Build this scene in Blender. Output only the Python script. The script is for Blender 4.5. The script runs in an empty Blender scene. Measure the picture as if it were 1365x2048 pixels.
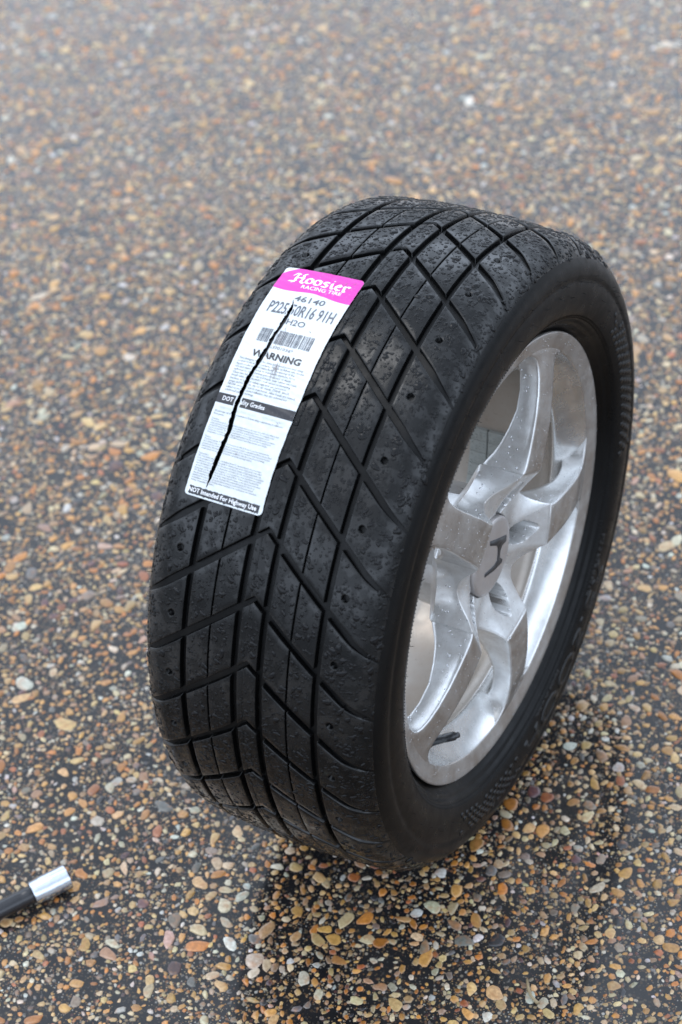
import bpy, bmesh, math, random
import numpy as np
from mathutils import Matrix, Vector, noise
rad = math.radians
S = bpy.context.scene
COL = S.collection
rng = np.random.default_rng(7)
random.seed(7)

# ------------------------------------------------------------------ camera
cam_d = bpy.data.cameras.new("camera")
cam = bpy.data.objects.new("camera", cam_d)
COL.objects.link(cam)
S.camera = cam
RIGHT = Vector((0.88206902, 0.46353075, -0.08422286))
DOWN = Vector((0.26006021, -0.62812892, -0.733364))
FWD = Vector((-0.39283957, 0.62497465, -0.67459896))
CAM = Vector((0.73048348, -1.28249425, 1.69943573))
M = Matrix((RIGHT, -DOWN, -FWD)).transposed().to_4x4()
M.translation = CAM
cam.matrix_world = M
cam_d.sensor_fit = 'VERTICAL'
cam_d.sensor_height = 22.3
cam_d.sensor_width = 14.87
cam_d.lens = 45.64
cam_d.clip_start = 0.05
cam_d.clip_end = 500
cam_d.dof.use_dof = True
cam_d.dof.focus_distance = 1.88
cam_d.dof.aperture_fstop = 3.1

# ------------------------------------------------------------------ world: overcast daylight
W = bpy.data.worlds.new("World")
S.world = W
W.use_nodes = True
nt = W.node_tree
nt.nodes.clear()
out = nt.nodes.new('ShaderNodeOutputWorld')
bg = nt.nodes.new('ShaderNodeBackground')
bg.inputs['Strength'].default_value = 0.10
sky = nt.nodes.new('ShaderNodeTexSky')
sky.sky_type = 'NISHITA'
sky.sun_disc = False
sky.sun_elevation = rad(58)
sky.sun_rotation = rad(205)
sky.dust_density = 3.0
hs = nt.nodes.new('ShaderNodeHueSaturation')
hs.inputs['Saturation'].default_value = 0.35
nt.links.new(sky.outputs[0], hs.inputs['Color'])
# cloud layer: overcast, bright low band added for ground reflections, horizon dimmed for tyre
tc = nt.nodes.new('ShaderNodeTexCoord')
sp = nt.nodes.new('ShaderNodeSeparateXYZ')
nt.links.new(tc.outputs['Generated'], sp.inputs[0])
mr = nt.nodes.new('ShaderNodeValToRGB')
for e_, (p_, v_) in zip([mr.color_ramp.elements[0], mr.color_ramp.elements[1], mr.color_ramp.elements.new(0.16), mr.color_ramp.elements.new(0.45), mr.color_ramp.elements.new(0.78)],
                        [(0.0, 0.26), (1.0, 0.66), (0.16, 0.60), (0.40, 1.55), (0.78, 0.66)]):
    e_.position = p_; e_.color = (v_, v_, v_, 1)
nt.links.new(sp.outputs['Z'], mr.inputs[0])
cl = nt.nodes.new('ShaderNodeTexNoise')
cl.inputs['Scale'].default_value = 2.2
cl.inputs['Detail'].default_value = 4
nt.links.new(tc.outputs['Generated'], cl.inputs['Vector'])
cm = nt.nodes.new('ShaderNodeMapRange')
cm.inputs['From Min'].default_value = 0.3
cm.inputs['From Max'].default_value = 0.7
cm.inputs['To Min'].default_value = 0.85
cm.inputs['To Max'].default_value = 1.12
nt.links.new(cl.outputs['Fac'], cm.inputs['Value'])
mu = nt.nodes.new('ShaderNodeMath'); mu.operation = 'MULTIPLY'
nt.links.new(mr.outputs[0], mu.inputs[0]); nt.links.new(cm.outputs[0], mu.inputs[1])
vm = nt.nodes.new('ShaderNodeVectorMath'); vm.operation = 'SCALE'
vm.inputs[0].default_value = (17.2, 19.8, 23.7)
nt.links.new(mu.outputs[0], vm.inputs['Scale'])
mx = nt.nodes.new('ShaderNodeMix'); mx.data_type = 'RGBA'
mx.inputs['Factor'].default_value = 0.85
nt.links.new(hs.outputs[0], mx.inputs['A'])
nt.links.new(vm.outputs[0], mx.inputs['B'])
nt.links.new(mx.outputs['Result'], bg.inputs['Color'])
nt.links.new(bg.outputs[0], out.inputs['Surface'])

sun_d = bpy.data.lights.new("sun", 'SUN')
sun_d.energy = 0.6
sun_d.angle = rad(25)
sun_d.color = (1.0, 0.97, 0.93)
sun = bpy.data.objects.new("sun", sun_d)
COL.objects.link(sun)
SD = Vector((-0.42, 0.10, 0.90)).normalized()
sun.rotation_euler = SD.to_track_quat('Z', 'Y').to_euler()

S.view_settings.view_transform = 'Standard'
S.view_settings.look = 'None'
S.view_settings.exposure = 0.0
S.view_settings.gamma = 1.0
S.view_settings.use_curve_mapping = False
S.render.engine = 'CYCLES'
S.cycles.max_bounces = 8
S.cycles.transmission_bounces = 6

# ------------------------------------------------------------------ material helpers
def mat(name):
    m = bpy.data.materials.new(name)
    m.use_nodes = True
    n = m.node_tree
    return m, n, n.nodes['Principled BSDF']

def node(n, t, **kw):
    o = n.nodes.new(t)
    for k, v in kw.items():
        if k in o.inputs.keys():
            o.inputs[k].default_value = v
        else:
            setattr(o, k, v)
    return o

def ramp(n, src, stops, interp='LINEAR'):
    r = n.nodes.new('ShaderNodeValToRGB')
    r.color_ramp.interpolation = interp
    e = r.color_ramp.elements
    while len(e) < len(stops):
        e.new(0.5)
    for el, (p, c) in zip(e, stops):
        el.position = p
        el.color = c if len(c) == 4 else (*c, 1)
    if src is not None:
        n.links.new(src, r.inputs[0])
    return r

def mixc(n, f, a, b, blend='MIX'):
    m = n.nodes.new('ShaderNodeMix'); m.data_type = 'RGBA'; m.blend_type = blend
    for key, v in (('Factor', f), ('A', a), ('B', b)):
        if hasattr(v, 'links') or hasattr(v, 'is_linked'):
            n.links.new(v, m.inputs[key])
        elif key == 'Factor':
            m.inputs[key].default_value = v
        else:
            m.inputs[key].default_value = v if len(v) == 4 else (*v, 1)
    return m.outputs['Result']

def mathn(n, op, a, b=0.0, clamp=False):
    m = n.nodes.new('ShaderNodeMath'); m.operation = op; m.use_clamp = clamp
    for i, v in enumerate((a, b)):
        if hasattr(v, 'is_linked'):
            n.links.new(v, m.inputs[i])
        else:
            m.inputs[i].default_value = v
    return m.outputs[0]

def objco(n):
    return n.nodes.new('ShaderNodeTexCoord').outputs['Object']

def tex(n, co, scale, detail=3, rough=0.5):
    t = n.nodes.new('ShaderNodeTexNoise')
    t.inputs['Scale'].default_value = scale
    t.inputs['Detail'].default_value = detail
    t.inputs['Roughness'].default_value = rough
    n.links.new(co, t.inputs['Vector'])
    return t.outputs['Fac']

def bump(n, b, h, strength, dist):
    bp = n.nodes.new('ShaderNodeBump')
    bp.inputs['Strength'].default_value = strength
    bp.inputs['Distance'].default_value = dist
    n.links.new(h, bp.inputs['Height'])
    n.links.new(bp.outputs[0], b.inputs['Normal'])
    return bp

# wet asphalt binder with fine grit -------------------------------------
def make_ground_mat():
    m, n, b = mat("wet_asphalt")
    co = n.nodes.new('ShaderNodeNewGeometry').outputs['Position']
    col = None
    base = mixc(n, ramp(n, tex(n, co, 9, 4), [(0.35, (0, 0, 0)), (0.65, (1, 1, 1))]).outputs[0],
                (0.009, 0.009, 0.010), (0.022, 0.021, 0.021))
    gritcol = [(0.0, (0.33, 0.19, 0.09)), (0.16, (0.42, 0.31, 0.18)), (0.34, (0.24, 0.12, 0.06)),
               (0.46, (0.40, 0.34, 0.26)), (0.62, (0.36, 0.22, 0.10)), (0.74, (0.10, 0.05, 0.045)),
               (0.82, (0.18, 0.16, 0.14)), (0.93, (0.48, 0.45, 0.40))]
    cur = base
    wet = ramp(n, tex(n, co, 14, 4, 0.6), [(0.40, (0.12, 0.12, 0.12)), (0.52, (0.9, 0.9, 0.9))])
    hsum = None
    for sc, thr, keep in ((430, 0.36, 0.40), (240, 0.40, 0.55), ):
        v = n.nodes.new('ShaderNodeTexVoronoi'); v.inputs['Scale'].default_value = sc
        n.links.new(co, v.inputs['Vector'])
        sx = n.nodes.new('ShaderNodeSeparateColor'); n.links.new(v.outputs['Color'], sx.inputs[0])
        inside = mathn(n, 'LESS_THAN', v.outputs['Distance'], thr)
        sel = mathn(n, 'GREATER_THAN', sx.outputs[1], keep)
        msk = mathn(n, 'MULTIPLY', inside, sel)
        msk = mathn(n, 'MULTIPLY', msk, wet.outputs[0])
        rc = ramp(n, sx.outputs[0], [(p_, tuple(0.68 * q_ for q_ in c_)) for p_, c_ in gritcol], 'CONSTANT')
        cur = mixc(n, msk, cur, rc.outputs[0])
        hh = mathn(n, 'MULTIPLY', msk, mathn(n, 'SUBTRACT', 0.5, v.outputs['Distance']))
        hsum = hh if hsum is None else mathn(n, 'ADD', hsum, hh)
    # larger stones only where none are modelled
    v = n.nodes.new('ShaderNodeTexVoronoi'); v.inputs['Scale'].default_value = 110
    n.links.new(co, v.inputs['Vector'])
    sx = n.nodes.new('ShaderNodeSeparateColor'); n.links.new(v.outputs['Color'], sx.inputs[0])
    sp = n.nodes.new('ShaderNodeSeparateXYZ'); n.links.new(co, sp.inputs[0])
    far = mathn(n, 'MAXIMUM', mathn(n, 'GREATER_THAN', sp.outputs[1], PEB[3]),
                mathn(n, 'MAXIMUM', mathn(n, 'LESS_THAN', sp.outputs[0], PEB[0]),
                      mathn(n, 'MAXIMUM', mathn(n, 'GREATER_THAN', sp.outputs[0], PEB[1]), mathn(n, 'LESS_THAN', sp.outputs[1], PEB[2]))))
    msk = mathn(n, 'MULTIPLY', far, mathn(n, 'LESS_THAN', v.outputs['Distance'], 0.55))
    cur = mixc(n, msk, cur, ramp(n, sx.outputs[0], gritcol, 'CONSTANT').outputs[0])
    n.links.new(cur, b.inputs['Base Color'])
    film = ramp(n, tex(n, co, 11, 5, 0.6), [(0.38, (0.05, 0.05, 0.05)), (0.62, (0.14, 0.14, 0.14))])
    n.links.new(film.outputs[0], b.inputs['Roughness'])
    b.inputs['IOR'].default_value = 1.40
    b.inputs['Coat Weight'].default_value = 0.8
    b.inputs['Coat Roughness'].default_value = 0.05
    b.inputs['Coat IOR'].default_value = 1.33
    fine = tex(n, co, 260, 4, 0.6)
    h = mathn(n, 'ADD', mathn(n, 'MULTIPLY', fine, 0.6), mathn(n, 'MULTIPLY', hsum, 0.9))
    wave = tex(n, co, 45, 3, 0.5)
    h = mathn(n, 'ADD', h, mathn(n, 'MULTIPLY', wave, 1.2))
    bump(n, b, h, 0.16, 0.0009)
    return m

def stone_mat(name, use_attr):
    m, n, b = mat(name)
    co = n.nodes.new('ShaderNodeNewGeometry').outputs['Position']
    if use_attr:
        a = n.nodes.new('ShaderNodeAttribute'); a.attribute_name = 'tint'
        base = a.outputs['Color']
    else:
        base = n.nodes.new('ShaderNodeObjectInfo').outputs['Color']
    f1 = ramp(n, tex(n, co, 300, 5, 0.65), [(0.40, (0.55, 0.50, 0.45)), (0.62, (1.1, 1.1, 1.1))])
    c = mixc(n, 0.6, base, f1.outputs[0], 'MULTIPLY')
    f2 = ramp(n, tex(n, co, 120, 2, 0.5), [(0.50, (0, 0, 0)), (0.68, (1, 1, 1))])
    c = mixc(n, mathn(n, 'MULTIPLY', f2.outputs[0], 0.45), c, (0.36, 0.15, 0.05))
    n.links.new(c, b.inputs['Base Color'])
    b.inputs['Roughness'].default_value = 0.36
    b.inputs['IOR'].default_value = 1.5
    b.inputs['Coat Weight'].default_value = 1.0
    b.inputs['Coat Roughness'].default_value = 0.08
    b.inputs['Coat IOR'].default_value = 1.33
    bump(n, b, tex(n, co, 700, 3, 0.6), 0.3, 0.0004)
    return m

def rubber_mat(name, c=0.0020, r0=0.17, r1=0.30, film=0.55, ior=1.35):
    m, n, b = mat(name)
    co = objco(n)
    big = tex(n, co, 22, 4, 0.6)
    col = ramp(n, big, [(0.3, (c * 0.85, c * 0.88, c * 0.97)), (0.7, (c * 1.35, c * 1.35, c * 1.4))])
    dust = ramp(n, tex(n, co, 900, 2, 0.5), [(0.66, (0, 0, 0)), (0.78, (1, 1, 1))])
    cc = mixc(n, mathn(n, 'MULTIPLY', dust.outputs[0], 0.25), col.outputs[0], (0.02, 0.019, 0.018))
    n.links.new(cc, b.inputs['Base Color'])
    rr = ramp(n, tex(n, co, 60, 4, 0.65), [(0.35, (r0, r0, r0)), (0.65, (r1, r1, r1))])
    n.links.new(rr.outputs[0], b.inputs['Roughness'])
    b.inputs['IOR'].default_value = ior
    cw = ramp(n, tex(n, co, 75, 3, 0.55), [(0.48, (0, 0, 0)), (0.55, (film, film, film))])
    n.links.new(cw.outputs[0], b.inputs['Coat Weight'])
    b.inputs['Coat Roughness'].default_value = 0.07
    b.inputs['Coat IOR'].default_value = 1.33
    h = mathn(n, 'ADD', tex(n, co, 1200, 3, 0.6), mathn(n, 'MULTIPLY', tex(n, co, 110, 2, 0.5), 1.0))
    bump(n, b, h, 0.14, 0.0005)
    return m

def metal_mat(name, col, rough, dirt, metallic=0.75, fine=0.3):
    m, n, b = mat(name)
    co = objco(n)
    d = tex(n, co, 26, 6, 0.68)
    dm = ramp(n, d, [(0.38, (0, 0, 0)), (0.68, (1, 1, 1))])
    c = mixc(n, mathn(n, 'MULTIPLY', dm.outputs[0], dirt), col, (0.27, 0.22, 0.18))
    sp = ramp(n, tex(n, co, 330, 4, 0.7), [(0.62, (0, 0, 0)), (0.72, (1, 1, 1))])
    c = mixc(n, mathn(n, 'MULTIPLY', sp.outputs[0], dirt * 0.7), c, (0.08, 0.065, 0.05))
    n.links.new(c, b.inputs['Base Color'])
    b.inputs['Metallic'].default_value = metallic
    rr = ramp(n, tex(n, co, 70, 4, 0.6), [(0.3, (rough * 0.8,) * 3), (0.7, (rough * 1.3,) * 3)])
    n.links.new(rr.outputs[0], b.inputs['Roughness'])
    b.inputs['Coat Weight'].default_value = 0.35
    b.inputs['Coat Roughness'].default_value = 0.12
    bump(n, b, tex(n, co, 500, 3, 0.6), fine * 0.5, 0.0003)
    return m

def plain(name, col, rough, metallic=0.0, coat=0.0):
    m, n, b = mat(name)
    co = objco(n)
    t = ramp(n, tex(n, co, 180, 4, 0.6), [(0.3, tuple(v * 0.9 for v in col)), (0.7, tuple(min(1, v * 1.06) for v in col))])
    n.links.new(t.outputs[0], b.inputs['Base Color'])
    b.inputs['Roughness'].default_value = rough
    b.inputs['Metallic'].default_value = metallic
    b.inputs['Coat Weight'].default_value = coat
    b.inputs['Coat Roughness'].default_value = 0.08
    return m

def worn_print(name, col, under, amount=0.5, scale=320):
    m, n, b = mat(name)
    co = objco(n)
    t = ramp(n, tex(n, co, scale, 5, 0.7), [(0.60 - 0.14 * amount, (0, 0, 0)), (0.70 - 0.10 * amount, (1, 1, 1))])
    g = ramp(n, tex(n, co, 30, 3, 0.6), [(0.46, (0, 0, 0)), (0.62, (1, 1, 1))])
    f = mathn(n, 'MULTIPLY', mathn(n, 'MULTIPLY', t.outputs[0], g.outputs[0]), min(0.9, amount * 1.5))
    n.links.new(mixc(n, f, col, under), b.inputs['Base Color'])
    b.inputs['Roughness'].default_value = 0.35
    return m

def water_mat():
    m, n, b = mat("water_drops")
    b.inputs['Base Color'].default_value = (1, 1, 1, 1)
    b.inputs['Roughness'].default_value = 0.0
    b.inputs['IOR'].default_value = 1.33
    b.inputs['Transmission Weight'].default_value = 1.0
    return m

PEB = (-2.1, 0.95, -0.95, 2.25)        # region paved with modelled stones: x0, x1, y0, y1
M_GROUND = make_ground_mat()
M_STONES = stone_mat("river_stone", True)
M_STONE1 = stone_mat("river_stone_single", False)
M_RUBBER = rubber_mat("tread_rubber")
M_CARC = rubber_mat("sidewall_rubber", 0.0020, 0.26, 0.40, 0.06, 1.26)
M_RELIEF = rubber_mat("relief_rubber", 0.003, 0.24, 0.34, 0.05, 1.42)
M_PAINT = metal_mat("silver_paint", (0.74, 0.75, 0.75), 0.34, 0.5, 0.62)
M_MACH = metal_mat("machined_alloy", (0.48, 0.46, 0.44), 0.38, 0.9, 0.7, 0.6)
M_BARREL = metal_mat("barrel_alloy", (0.30, 0.27, 0.235), 0.34, 0.7, 0.5, 0.4)
M_CAPM = metal_mat("cap_alloy", (0.52, 0.49, 0.48), 0.40, 0.25, 0.6)
M_POCKET = metal_mat("pocket_alloy", (0.22, 0.21, 0.20), 0.45, 0.7, 0.5)
M_DARK = plain("dark_enamel", (0.035, 0.034, 0.036), 0.4)
M_WEIGHT = metal_mat("weight_zinc", (0.30, 0.33, 0.32), 0.55, 0.3, 0.5)
M_VALVE = plain("valve_rubber", (0.013, 0.014, 0.017), 0.38, 0, 0.4)
M_CHROME = plain("chrome", (0.58, 0.62, 0.68), 0.20, 1.0)
M_BLACK = plain("black_oxide_steel", (0.012, 0.012, 0.015), 0.33, 0.2, 0.4)
M_PAPER = plain("label_film", (0.62, 0.65, 0.66), 0.32, 0, 0.3)
M_PINK = worn_print("pink_print", (0.62, 0.030, 0.36), (0.65, 0.55, 0.62), 0.25, 300)
M_INK = worn_print("black_print", (0.02, 0.02, 0.025), (0.6, 0.62, 0.63), 0.1, 420)
M_INKG = worn_print("grey_print", (0.09, 0.10, 0.12), (0.65, 0.67, 0.68), 0.0, 500)
M_FAINT = plain("faint_print", (0.60, 0.63, 0.66), 0.35)
M_WHITE = plain("white_print", (0.84, 0.84, 0.85), 0.35)
M_SCUFF = plain("scuff_dirt", (0.22, 0.19, 0.19), 0.5)
M_WATER = water_mat()
M_WETRUB = plain("water_on_rubber", (0.002, 0.002, 0.0025), 0.04)
M_WETRUB.node_tree.nodes["Principled BSDF"].inputs["IOR"].default_value = 1.33
M_WETMETAL = metal_mat("water_on_alloy", (0.62, 0.63, 0.64), 0.06, 0.0, 0.7, 0.0)
M_TWIG = plain("dry_twig", (0.30, 0.23, 0.13), 0.6)

# ------------------------------------------------------------------ object helpers
def mesh_np(name, V, Fc, mats, mi=None, smooth=True):
    """V (n,3); Fc list of tuples or (m,k) array"""
    me = bpy.data.meshes.new(name)
    V = np.asarray(V, dtype=np.float32)
    if isinstance(Fc, np.ndarray):
        k = Fc.shape[1]; tot = np.full(len(Fc), k, dtype=np.int32); flat = Fc.astype(np.int32).ravel()
    else:
        tot = np.array([len(f) for f in Fc], dtype=np.int32)
        flat = np.array([i for f in Fc for i in f], dtype=np.int32)
    me.vertices.add(len(V)); me.vertices.foreach_set('co', V.ravel())
    me.loops.add(len(flat)); me.loops.foreach_set('vertex_index', flat)
    me.polygons.add(len(tot))
    start = np.concatenate([[0], np.cumsum(tot)[:-1]]).astype(np.int32)
    me.polygons.foreach_set('loop_start', start)
    me.polygons.foreach_set('loop_total', tot)
    if smooth:
        me.polygons.foreach_set('use_smooth', np.ones(len(tot), dtype=bool))
    for m in (mats if isinstance(mats, (list, tuple)) else [mats]):
        me.materials.append(m)
    if mi is not None:
        me.polygons.foreach_set('material_index', np.asarray(mi, dtype=np.int32))
    me.update(calc_edges=True)
    me.validate()
    return me

def put(name, me, parent=None, **props):
    o = bpy.data.objects.new(name, me)
    COL.objects.link(o)
    if parent is not None:
        o.parent = parent
    for k, v in props.items():
        o[k] = v
    return o

def fix_normals(me):
    bm = bmesh.new(); bm.from_mesh(me)
    bmesh.ops.recalc_face_normals(bm, faces=bm.faces)
    bm.to_mesh(me); bm.free()

def grid_faces(nr, nc, wrap_r=False, wrap_c=False, off=0):
    F = []
    for i in range(nr if wrap_r else nr - 1):
        for j in range(nc if wrap_c else nc - 1):
            a = i * nc + j; b = i * nc + (j + 1) % nc
            c = ((i + 1) % nr) * nc + (j + 1) % nc; d = ((i + 1) % nr) * nc + j
            F.append((off + a, off + b, off + c, off + d))
    return F

def sharp(me, deg=32):
    bm = bmesh.new(); bm.from_mesh(me)
    for e in bm.edges:
        if len(e.link_faces) == 2 and e.calc_face_angle(0) > rad(deg): e.smooth = False
    for f in bm.faces: f.smooth = True
    bm.to_mesh(me); bm.free()

# ================================================================== GROUND
def gsheet():
    V = []; F = []
    xs = [-60, -12, -4, PEB[0], PEB[1], 4, 12, 60]
    ys = [-60, -12, -4, PEB[2], PEB[3], 4, 12, 60]
    for y in ys:
        for x in xs:
            V.append((x, y, 0))
    return mesh_np("ground", V, grid_faces(8, 8), M_GROUND, smooth=False)
ground = put("ground", gsheet(), kind='structure')

PAL = np.array([(0.47, 0.185, 0.036), (0.52, 0.275, 0.078), (0.56, 0.37, 0.160), (0.54, 0.42, 0.25), (0.54, 0.47, 0.35),
                (0.56, 0.54, 0.48), (0.34, 0.20, 0.11), (0.24, 0.19, 0.14), (0.14, 0.13, 0.12), (0.10, 0.045, 0.045),
                (0.44, 0.28, 0.21), (0.34, 0.11, 0.04), (0.035, 0.035, 0.04)])
PW = np.array([13, 20, 21, 16, 9, 4.5, 6, 4, 3, 2, 1.5, 3, 2]); PW = PW / PW.sum()

def scatter():
    """dart throwing, big stones first"""
    x0, x1, y0, y1 = PEB
    cell = 0.012
    nx = int((x1 - x0) / cell) + 1; ny = int((y1 - y0) / cell) + 1
    cells = [[] for _ in range(nx * ny)]
    res = []
    area = (x1 - x0) * (y1 - y0)
    cls = [(0.0082, 0.0104, 24), (0.0060, 0.0082, 330), (0.0043, 0.0060, 1150), (0.0029, 0.0043, 4300), (0.0017, 0.0029, 15500)]
    camx, camy = CAM.x, CAM.y
    for lo, hi, dens in cls:
        n = int(area * dens * 1.25)
        P = np.column_stack([rng.uniform(x0, x1, n), rng.uniform(y0, y1, n), rng.uniform(lo, hi, n)])
        for px, py, pr in P.tolist():
            # thin out stones that are far outside the picture
            u = (px - camx) * RIGHT.x + (py - camy) * RIGHT.y - CAM.z * RIGHT.z
            v = (px - camx) * DOWN.x + (py - camy) * DOWN.y - CAM.z * DOWN.z
            w = (px - camx) * FWD.x + (py - camy) * FWD.y - CAM.z * FWD.z
            if w < 0.4: continue
            u /= w; v /= w
            outside = abs(u) > 0.22 or abs(v) > 0.30
            if outside and (pr < 0.0036 or random.random() < 0.35): continue
            ix = int((px - x0) / cell); iy = int((py - y0) / cell)
            R = 1 if pr < 0.005 else 2
            ok = True
            for jx in range(max(0, ix - R), min(nx, ix + R + 1)):
                for jy in range(max(0, iy - R), min(ny, iy + R + 1)):
                    for (qx, qy, qr) in cells[jx * ny + jy]:
                        d = (pr + qr) * 0.80
                        if (qx - px) ** 2 + (qy - py) ** 2 < d * d:
                            ok = False; break
                    if not ok: break
                if not ok: break
            if ok:
                cells[ix * ny + iy].append((px, py, pr))
                res.append((px, py, pr, u, v, w, outside))
    return res
ST = scatter()
ST_arr = np.array([s[:6] for s in ST]); ST_out = np.array([s[6] for s in ST])
vis = (~ST_out) & (np.abs(ST_arr[:, 3]) < 0.165) & (np.abs(ST_arr[:, 4]) < 0.246)
size = np.where(vis, ST_arr[:, 2] / ST_arr[:, 5], 0)
# stones hidden behind the wheel are not chosen as single pieces
hid = (np.abs(ST_arr[:, 0]) < 0.13) & (np.abs(ST_arr[:, 1] - 0.0) < 0.20)
size[hid] = 0
order = np.argsort(-size)
single = order[:300]
rest = np.setdiff1d(np.arange(len(ST_arr)), single)

def stone_rings(n, nang, r):
    """random outlines: (n, nang) radius factors and angles"""
    a = np.linspace(0, 2 * np.pi, nang, endpoint=False)[None, :] + r.uniform(-0.18, 0.18, (n, nang))
    asp = r.uniform(1.0, 1.9, (n, 1)) ** 0.5
    ph = r.uniform(0, 2 * np.pi, (n, 1))
    x = np.cos(a); y = np.sin(a)
    rf = 1 + 0.10 * np.cos(2 * a + r.uniform(0, 6.3, (n, 1))) + 0.11 * np.cos(3 * a + r.uniform(0, 6.3, (n, 1))) + r.uniform(-0.08, 0.08, (n, nang))
    # cut a few straight facets so the outlines are angular
    for _ in range(4):
        fa = r.uniform(0, 2 * np.pi, (n, 1)); lim = r.uniform(0.62, 0.95, (n, 1))
        pr_ = (x * np.cos(fa) + y * np.sin(fa)) * rf
        rf = np.where(pr_ > lim, rf * lim / np.maximum(pr_, 1e-6), rf)
    rf = rf * 1.15
    X = x * rf * asp; Y = y * rf / asp
    return X * np.cos(ph) - Y * np.sin(ph), X * np.sin(ph) + Y * np.cos(ph)

def stones_mesh(name, A, mats, nang, r):
    n = len(A)
    X, Y = stone_rings(n, nang, r)
    R = A[:, 2:3]
    hgt = np.minimum(0.0026, R[:, 0] * r.uniform(0.07, 0.26, n))[:, None]
    tx = r.uniform(-0.25, 0.25, (n, 1)); ty = r.uniform(-0.25, 0.25, (n, 1))
    def ring(s, z):
        return np.stack([A[:, 0:1] + X * R * s + tx * R * (1 - s), A[:, 1:2] + Y * R * s + ty * R * (1 - s),
                         z * np.ones_like(X) + (X * tx + Y * ty) * hgt * 0.5 * (z > 0)], 2)
    r0 = ring(1.0, -0.0006 * np.ones((n, 1)))
    r1 = ring(0.94, hgt * 0.55)
    r2 = ring(0.66, hgt * 0.95)
    c = np.stack([A[:, 0] + tx[:, 0] * R[:, 0], A[:, 1] + ty[:, 0] * R[:, 0], hgt[:, 0]], 1)[:, None, :]
    V = np.concatenate([r0, r1, r2, c], 1)           # n, 3*nang+1, 3
    k = 3 * nang + 1
    base = (np.arange(n) * k)[:, None]
    j = np.arange(nang); jn = (j + 1) % nang
    tris = []
    for q in range(2):
        a = base + q * nang + j; b = base + q * nang + jn; cc = base + (q + 1) * nang + jn; d = base + (q + 1) * nang + j
        tris.append(np.stack([a, b, cc], 2).reshape(-1, 3)); tris.append(np.stack([a, cc, d], 2).reshape(-1, 3))
    a = base + 2 * nang + j; b = base + 2 * nang + jn; cc = np.broadcast_to(base + 3 * nang, a.shape)
    tris.append(np.stack([a, b, cc], 2).reshape(-1, 3))
    me = mesh_np(name, V.reshape(-1, 3), np.concatenate(tris), mats)
    col = PAL[r.choice(len(PAL), n, p=PW)] * 0.84 * r.uniform(0.62, 1.35, (n, 1)) * r.uniform(0.93, 1.07, (n, 3))
    rim = r.uniform(0.75, 1.15, (n, 1))
    C = np.ones((n, k, 4), dtype=np.float32)
    C[:, :, :3] = col[:, None, :]
    C[:, :2 * nang, :3] *= rim[:, :, None]
    at = me.color_attributes.new('tint', 'FLOAT_COLOR', 'POINT')
    at.data.foreach_set('color', np.clip(C, 0, 1).ravel())
    return me
A = ST_arr[rest]
big = A[:, 2] > 0.0052
put("pebbles", stones_mesh("pebbles", A[big], M_STONES, 12, rng), ground, kind='stuff')
put("fine_pebbles", stones_mesh("fine_pebbles", A[~big], M_STONES, 6, rng), ground, kind='stuff')
unit = []
for i in range(16):
    nang = 14
    X, Y = stone_rings(1, nang, rng)
    X = X[0]; Y = Y[0]
    tx, ty = rng.uniform(-0.2, 0.2, 2)
    V = []
    for s, z in ((1.0, -0.25), (0.96, 0.45), (0.80, 0.86), (0.45, 1.0)):
        V += [(x * s + tx * (1 - s), y * s + ty * (1 - s), z) for x, y in zip(X, Y)]
    V.append((tx, ty, 1.02))
    F = grid_faces(4, nang, wrap_c=True) + [(3 * nang + j, 3 * nang + (j + 1) % nang, 4 * nang) for j in range(nang)]
    unit.append(mesh_np("pebble", V, F, M_STONE1))
for q, i in enumerate(single):
    x, y, r = ST_arr[i, :3]
    o = put("pebble", unit[q % 16], ground)
    o.location = (x, y, 0)
    o.rotation_euler = (0, 0, random.uniform(0, 6.28))
    o.scale = (r, r, min(0.0026, r * random.uniform(0.09, 0.25)))
    c = PAL[rng.choice(len(PAL), p=PW)] * 0.86 * rng.uniform(0.65, 1.35) * rng.uniform(0.94, 1.06, 3)
    o.color = (*np.clip(c, 0, 1).tolist(), 1)

# ================================================================== WHEEL
RT = 0.315
wheel = bpy.data.objects.new("racing_wheel", None)
COL.objects.link(wheel)
wheel.empty_display_size = 0.1
wheel['label'] = "black grooved tyre on a silver five spoke wheel, standing upright on wet stony asphalt"
wheel['category'] = "wheel"
OFF = Vector((0, 0, RT))                                  # axle centre above the ground

PITCH = 360.0 / 33
def prof(v):
    """outer radius over half width v (metres)"""
    v = abs(v)
    pts = PR
    if v <= pts[0][0]: return pts[0][1]
    for (a, ra), (b, rb) in zip(pts, pts[1:]):
        if v <= b:
            t = (v - a) / (b - a)
            return ra + (rb - ra) * t
    return pts[-1][1]
PR = [(x / 1000, 0.315 - 0.0045 * (x / 80) ** 2) for x in range(0, 90, 6)] + [(0.090, 0.3090), (0.096, 0.3066), (0.101, 0.3040), (0.106, 0.3003), (0.110, 0.2962), (0.1135, 0.2915)]

def P3(v, th, r):
    """axial v, angle th in degrees up from the front, radius"""
    t = rad(th)
    return (v, -r * math.cos(t), r * math.sin(t) + RT)

def gth(n, v):
    return (n - 0.18 - 13.45 * abs(v)) * PITCH - 0.22    # centre line of lateral groove n

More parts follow.
